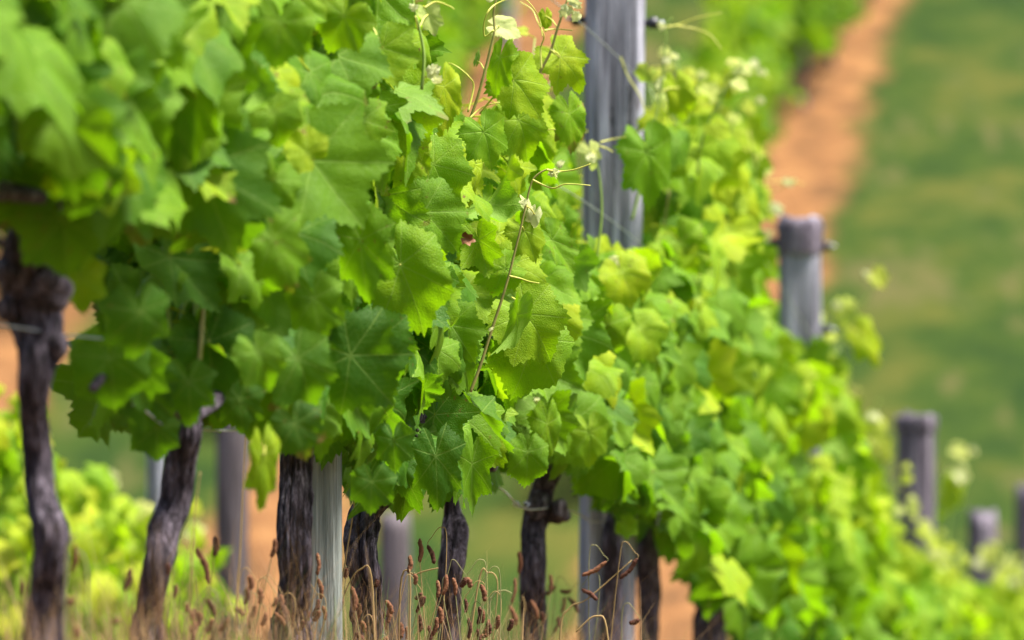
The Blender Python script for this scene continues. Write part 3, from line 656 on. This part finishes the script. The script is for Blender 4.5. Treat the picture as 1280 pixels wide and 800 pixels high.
def hang(px, py, r, Y, label):
    mb = MB(); c = P(px, py, Y); r = r/F*Y
    for k in range(7): blob(mb, c+Vector((random.gauss(0,r*.4), random.gauss(0,r*.3), random.gauss(0,r*.4))), r*.6, lump=.5, freq=90, nu=12, nv=8)
    o = mb.build('dead_spur', M_BARK); tag(o, label, 'dead vine spur')
hang(597,584,14,rowY(597)-.05,'dark shrivelled cane stub on the wire between two trunks')
def knob(px, py, r, Y, label):
    mb = MB(); c = P(px, py, Y); r = r/F*Y; blob(mb, c, r, (.8,.8,1.15), .08, 40, 16, 10); o = mb.build('insulator', M_BLACK, POST_B)
knob(795,632,8,YB-.09,'oval black knob at the right side of the tall post'); knob(719,613,6,YB-.09,'small black knob at the left side of the tall post'); knob(781,588,5,YB-.09,'smallest black knob, higher up the tall post')

# ------------------------------------------------------------------ the row behind
V2 = []
lab2 = ['blurred bright grapevine in the lower left corner','blurred grapevine seen behind the knobbly trunk','blurred grapevine between the knobbly and the leaning trunk','blurred grapevine behind the leaning trunk','low blurred grapevine left of the grey post behind','low blurred grapevine right of the grey post behind','faint grapevine behind the shaggy trunk']
for i, Y in enumerate(np.arange(17.2, 20.0, 1.0)):
    cx = rowx(Y, X2); g = float(ground(Y)); t = thing('grapevine', (cx, Y, g), lab2[i], 'grapevine', 'grapevines of the row behind')
    mb = MB(); tube(mb, [Vector((cx+.03*math.sin(k*2+Y), Y, g-.05+k*.14)) for k in range(6)], [.04,.03,.028,.03,.032,.02], 14, 4, bark_disp(.17, Y)); mb.build('trunk', M_BARK, t)
    lf = MB(); hi = 1.14 if Y < 21 else 1.0
    for k in range(300):
        yy = Y+random.uniform(-.55,.55); lat = random.choice((-1,1))*abs(random.gauss(.09,.07)); z = float(ground(yy))+random.uniform(.5,hi)
        if random.random() < .12: z += random.uniform(0,.14)
        rand_leaf(lf, Vector((rowx(yy,X2)+lat, yy, z)), 'mid', rowx(yy,X2), .62+.33*random.random(), random.uniform(.05,.085))
    lf.build('foliage', M_LEAF, t, leafy=True)
    for k in range(3):
        yy = Y+random.uniform(-.45,.45); b = Vector((rowx(yy,X2)+random.gauss(0,.05), yy, float(ground(yy))+hi-.1)); sm = MB(); lb = MB()
        q = [b+Vector((random.gauss(0,.025)*j, 0, .07*j)) for j in range(5)]; tube(sm, q, [.0035,.003,.003,.0025,.002], 6, 3); s = sm.build('shoot', M_GREENSTEM, t)
        for p in q[1:]: put_leaf(lb, 'mid', p, (random.gauss(0,1),-.3,-.5), (random.gauss(0,.4),-.8,.5), random.uniform(.025,.045), 1., .95, random.choice((0,0,.3,.6)))
        lb.build('leaves', M_LEAF, s, leafy=True)

# ------------------------------------------------------------------ far rows on the opposite slope: copies of a few vines
def far_proto(seed):
    random.seed(seed); t = thing('grapevine', (0,0,0), 'x', 'grapevine', 'x'); mb = MB()
    tube(mb, [Vector((.03*math.sin(k*2+seed), 0, -.15+k*.15)) for k in range(7)], [.04,.03,.028,.03,.032,.03,.02], 10, 3, bark_disp(.15, seed)); mb.build('trunk', M_BARK, t)
    lf = MB()
    for k in range(330):
        y = random.uniform(-.62,.62); lat = random.choice((-1,1))*abs(random.gauss(.15,.1)); z = random.uniform(.5,1.62)+.1*math.sin(y*9+seed)
        rand_leaf(lf, Vector((lat+A*y, y, z)), 'low', A*y, .35+.5*random.random(), random.uniform(.07,.11))
    for k in range(60):
        y = random.uniform(-.6,.6); rand_leaf(lf, Vector((random.gauss(0,.12)+A*y, y, random.uniform(1.5,1.85))), 'low', 0, .8, .05)
    lf.build('foliage', M_LEAF, t, leafy=True); return t
protos = [far_proto(s) for s in (31,32,33)]; used = set()
rowlab = ['blurred grapevine of the far row right beside the wide bare soil strip','blurred grapevine of the far row seen behind the upper shoots','blurred grapevine of the far row behind the left trunks','blurred grapevine of the farthest row, top left on the slope']
for r_, x0 in enumerate(FAR):
    y0 = [51.5,53,55.5,61][r_]
    for i, Y in enumerate(np.arange(y0, [67,67,68,70][r_], 1.15)):
        k = (i*2+r_) % 3; p = protos[k]
        if k in used: c = p.copy(); link(c); kids = [(ch, ch.copy()) for ch in p.children]; [(link(d, c)) for _, d in kids]
        else: c = p; used.add(k)
        c.location = (rowx(Y,x0)+random.gauss(0,.05)+(float(np.interp(Y,(59,64),(-.55,.12))) if r_ == 0 else -.42 if r_ == 1 else 0), Y, float(ground(Y))); c['label'] = rowlab[r_]; c['group'] = 'grapevines of a far row, '+['beside the bare strip','behind the upper shoots','behind the left trunks','at the top left'][r_]
        if 'origin' in c: del c['origin']
    for j, Y in enumerate(np.arange(y0+1, 67, 7.) if r_ else ()):
        post(rowx(Y+.57,x0), Y+.57, float(ground(Y+.57))+1.85, .11, M_POST, ['blurred post of the far row by the wide bare strip','blurred post of the far row behind the upper shoots','blurred post of the far row behind the left trunks','blurred post of the farthest row'][r_], group='posts of far row %s' % ['by the bare strip','behind the shoots','behind the trunks','farthest'][r_])
random.seed(77)

# ------------------------------------------------------------------ dry grass along the row
def blades(mb, n, yr, lat, hr, wr, lean=.35, tone=(0,1), x0=X0, seg=4):
    for _ in range(n):
        y = random.uniform(*yr); x = rowx(y, x0)+random.gauss(lat[0], lat[1]); g = float(ground(y)); h_ = random.uniform(*hr); w_ = random.uniform(*wr)
        a = random.uniform(0, 6.28); dx, dy = math.cos(a), math.sin(a); fx, fy = -dy, dx; ln = random.uniform(0, lean)*h_; V = []
        th = random.uniform(-.4,.4); droop = random.random()**2*.5*h_
        for i in range(seg+1):
            f = i/seg; c = (x+dx*ln*f*f, y+dy*ln*f*f, g-.01+h_*f-droop*f**3); ww = w_*(1-f*.9)/2
            ca = math.cos(th*f*4); V += [(c[0]-fx*ww*ca, c[1]-fy*ww, c[2]), (c[0]+fx*ww*ca, c[1]+fy*ww, c[2])]
        mb.add(V, [[[2*i, 2*i+1, 2*i+3, 2*i+2] for i in range(seg)]], tone=(random.uniform(*tone), 0, 0, 1))
mb = MB(); blades(mb, 4200, (7.8, 16), (.0,.13), (.14,.37), (.002,.005)); blades(mb, 2600, (8.0,14.5), (.02,.12), (.34,.46), (.0010,.0022), .8)
blades(mb, 1500, (8.0,11.2), (.0,.06), (.22,.36), (.002,.004))
tag(mb.build('dry_grass', M_DRY, leafy=True), 'straw coloured dry grass growing thickly along the foot of the vines', 'grass', kind='stuff')
mb = MB(); blades(mb, 5000, (6, 24), (.7,.8), (.03,.14), (.003,.006)); blades(mb, 3000, (8, 24), (-1.1,.35), (.05,.2), (.003,.006)); blades(mb, 1600, (8.3,16), (-.08,.2), (.24,.42), (.0015,.004), .6)
tag(mb.build('green_grass', M_TUFT, leafy=True), 'green grass sward between the vine rows', 'grass', kind='stuff')

HEADS = [ # x, y, length px, angle of the head from vertical (deg), bend, where
 (92,699,38,8,1),(27,735,22,0,0),(160,724,30,15,0),(254,707,48,-18,0),(269,683,26,5,0),(210,712,16,0,1),(219,739,18,10,0),(233,760,12,0,0),(264,759,24,-25,0),(243,767,14,0,1),(243,785,18,0,1),(342,685,24,12,0),(362,705,32,-15,0),(397,705,28,0,0),(400,736,26,-8,0),(410,742,26,10,0),(325,745,20,0,1),(315,766,20,25,0),(312,778,16,0,0),(396,770,16,30,0),(308,745,22,8,0),(313,728,18,-5,0),(95,791,16,0,0),(145,776,10,60,0),(267,795,18,0,0),
 (525,688,30,0,0),(539,693,25,-20,1),(519,724,14,0,0),(523,745,12,45,1),(527,753,18,30,0),(525,779,22,0,0),(547,736,22,0,0),(556,731,26,10,0),(568,733,22,-8,0),(579,728,14,30,1),(586,728,14,-20,1),(582,757,18,0,1),(604,741,22,-12,1),(603,770,18,0,1),(586,785,26,0,0),(607,793,14,60,0),(649,703,28,0,0),(642,738,32,8,0),(640,766,20,-20,0),(638,781,16,20,0),(688,728,20,0,0),(688,738,16,45,0),(707,739,14,90,1),(717,756,24,-35,1),(743,711,36,60,1),(786,711,34,40,1),(737,743,24,-55,1),(470,728,12,0,0),(479,770,10,70,0),(481,783,18,0,0),(466,781,24,-5,0),(432,716,14,0,0),(501,788,20,0,0),(509,791,16,0,0),(793,777,14,70,1),(442,748,30,-8,0),(678,771,12,0,0),(448,765,22,10,0),(512,705,22,5,0),(353,772,16,0,0),(377,782,14,20,0),(416,785,16,0,0)]
random.seed(5)
for _ in range(46): HEADS.append((random.choice((random.uniform(240,440), random.uniform(240,620), random.uniform(20,760))), random.uniform(752,800), random.uniform(12,26), random.gauss(0,22), int(random.random() < .3)))
def zone(x):
    for lim, s in ((45,'left of the knobbly trunk'),(130,'just right of the knobbly trunk'),(185,'left of the leaning trunk'),(290,'right of the leaning trunk'),(348,'left of the shaggy trunk'),(392,'in front of the shaggy trunk'),(428,'against the greenish post'),(490,'at the trunk with shredded bark'),(545,'before the blurred brownish post'),(600,'at the slim trunk'),(665,'left of the cut knuckle trunk'),(725,'right of the cut knuckle trunk'),(900,'before the tall split post')):
        if x < lim: return s
mbs = {}
for i, (hx, hy, ln, ang, bend) in enumerate(HEADS):
    Y = rowY(hx)-random.uniform(.05,.32)
    if 480 < hx < 640: Y = random.uniform(10.6,11.1)
    if hx > 735: Y = 11.6
    c = P(hx, hy, Y); L = ln/F*Y; d = Vector((math.sin(R(ang)), random.uniform(-.2,.2), math.cos(R(ang))))
    a0 = c-d*L/2; a1 = c+d*L/2; gx = c.x+random.gauss(-.02,.05); gzz = float(ground(Y)); t = None
    desc = ('long' if ln > 27 else 'short' if ln < 17 else 'mid sized')+(' nodding' if bend else ' tilted' if abs(ang) > 18 else ' upright')
    t = thing('seed_stalk', (gx, Y, gzz), '%s dry stalk with a brown seed head %s' % (desc, zone(hx)), 'seed stalk', 'brown seed heads '+zone(hx))
    sm = MB(); base = Vector((gx, Y, gzz))
    if bend:     # the stalk arches over and the head hangs
        s = random.choice((-1,1)) if ang == 0 else (-1 if ang > 0 else 1); top = a1+Vector((s*.022,0,.03)); q = [base, base.lerp(top,.5)+Vector((s*.012,0,0)), top+Vector((s*.01,0,-.03)), top, a1+Vector((s*.006,0,.012)), a1, a0]
        rr = [.0011,.0009,.0008,.0007,.0006,.0006,.0006]
    else: q = [base, base.lerp(a0,.5)+Vector((random.gauss(0,.01),0,0)), a0, a1]; rr = [.0012,.0010,.0008,.0006]
    tube(sm, q, rr, 5, 5); sm.build('stalk', M_STALK if random.random() < .5 else M_GSTALK, t)
    hb = MB(); w0 = .0037*random.uniform(.85,1.25)
    def dsp(a, i_, p, r, o): return r*(1+.55*noise.noise(Vector((p.x*900+o.x*3, p.y*900+o.y*3, p.z*900))))
    perp = Vector((d.z,0,-d.x))*L*.06
    tube(hb, [a0, a0.lerp(a1,.12), c+perp, a0.lerp(a1,.85), a1], [w0*.3, w0*.9, w0*1.05, w0*.9, w0*.25], 10, 8, dsp); hb.build('seed_head', M_SEED if random.random() < .6 else M_SEEDD, t)
# long pale arching stems without heads
for i, q in enumerate([[(292,1000),(296,760),(300,690),(306,560),(312,505)],[(232,1000),(236,780),(240,700),(244,640),(250,590)],[(420,1000),(424,770),(432,700),(440,650),(446,600)],[(512,1000),(512,790),(513,740),(512,712)],[(650,1000),(652,800),(656,760),(653,745)],[(470,1000),(466,740),(450,712),(430,745),(422,800)],[(615,1000),(612,780),(616,745),(630,738),(640,742)],[(770,1000),(760,800),(745,770),(720,790)],[(705,1000),(700,800),(712,760),(735,748),(790,700)],[(80,1000),(82,720),(88,680),(96,668)],[(112,1000),(110,760),(106,700),(96,688)],[(500,1000),(500,740),(520,718),(548,710)],[(560,1000),(596,740),(610,716),(622,730),(616,800)]]):
    Y = [9.6,9.0,10.6,10.8,12.5,10.6,11.5,11.4,11.6,8.2,8.2,10.9,11.3][i]; b = P(q[0][0], q[0][1], Y); b.z = float(ground(Y)); mb = MB()
    tube(mb, [b]+[P(a, c, Y) for a, c in q[1:]], [.002,.0017,.0014,.0011,.0008][:len(q)] if len(q) <= 5 else .0012, 6, 6)
    lab = ['tall pale grass stem left of the shaggy trunk reaching the leaves','tall thin straw stem right of the leaning trunk','pale straw stem curving over the trunk with shredded bark','thick upright straw stem before the blurred post','pale upright straw beside the cut knuckle trunk','straw arching over the trunk with shredded bark','pale straw arching left of the cut knuckle trunk','straw bending low before the tall split post','long thin straw arching across the tall split post','dark thin stem rising beside the knobbly trunk','second thin stem bent over beside the knobbly trunk','thin straw bowed over the blurred brownish post','arched straw loop between slim trunk and cut knuckle trunk'][i]
    tag(mb.build('straw_stem', M_STALK if i not in (9,10,6) else M_GSTALK), lab, 'straw stem', 'bare straw stems along the vines')
for o in bpy.data.objects:
    if 'origin' in o: del o['origin']
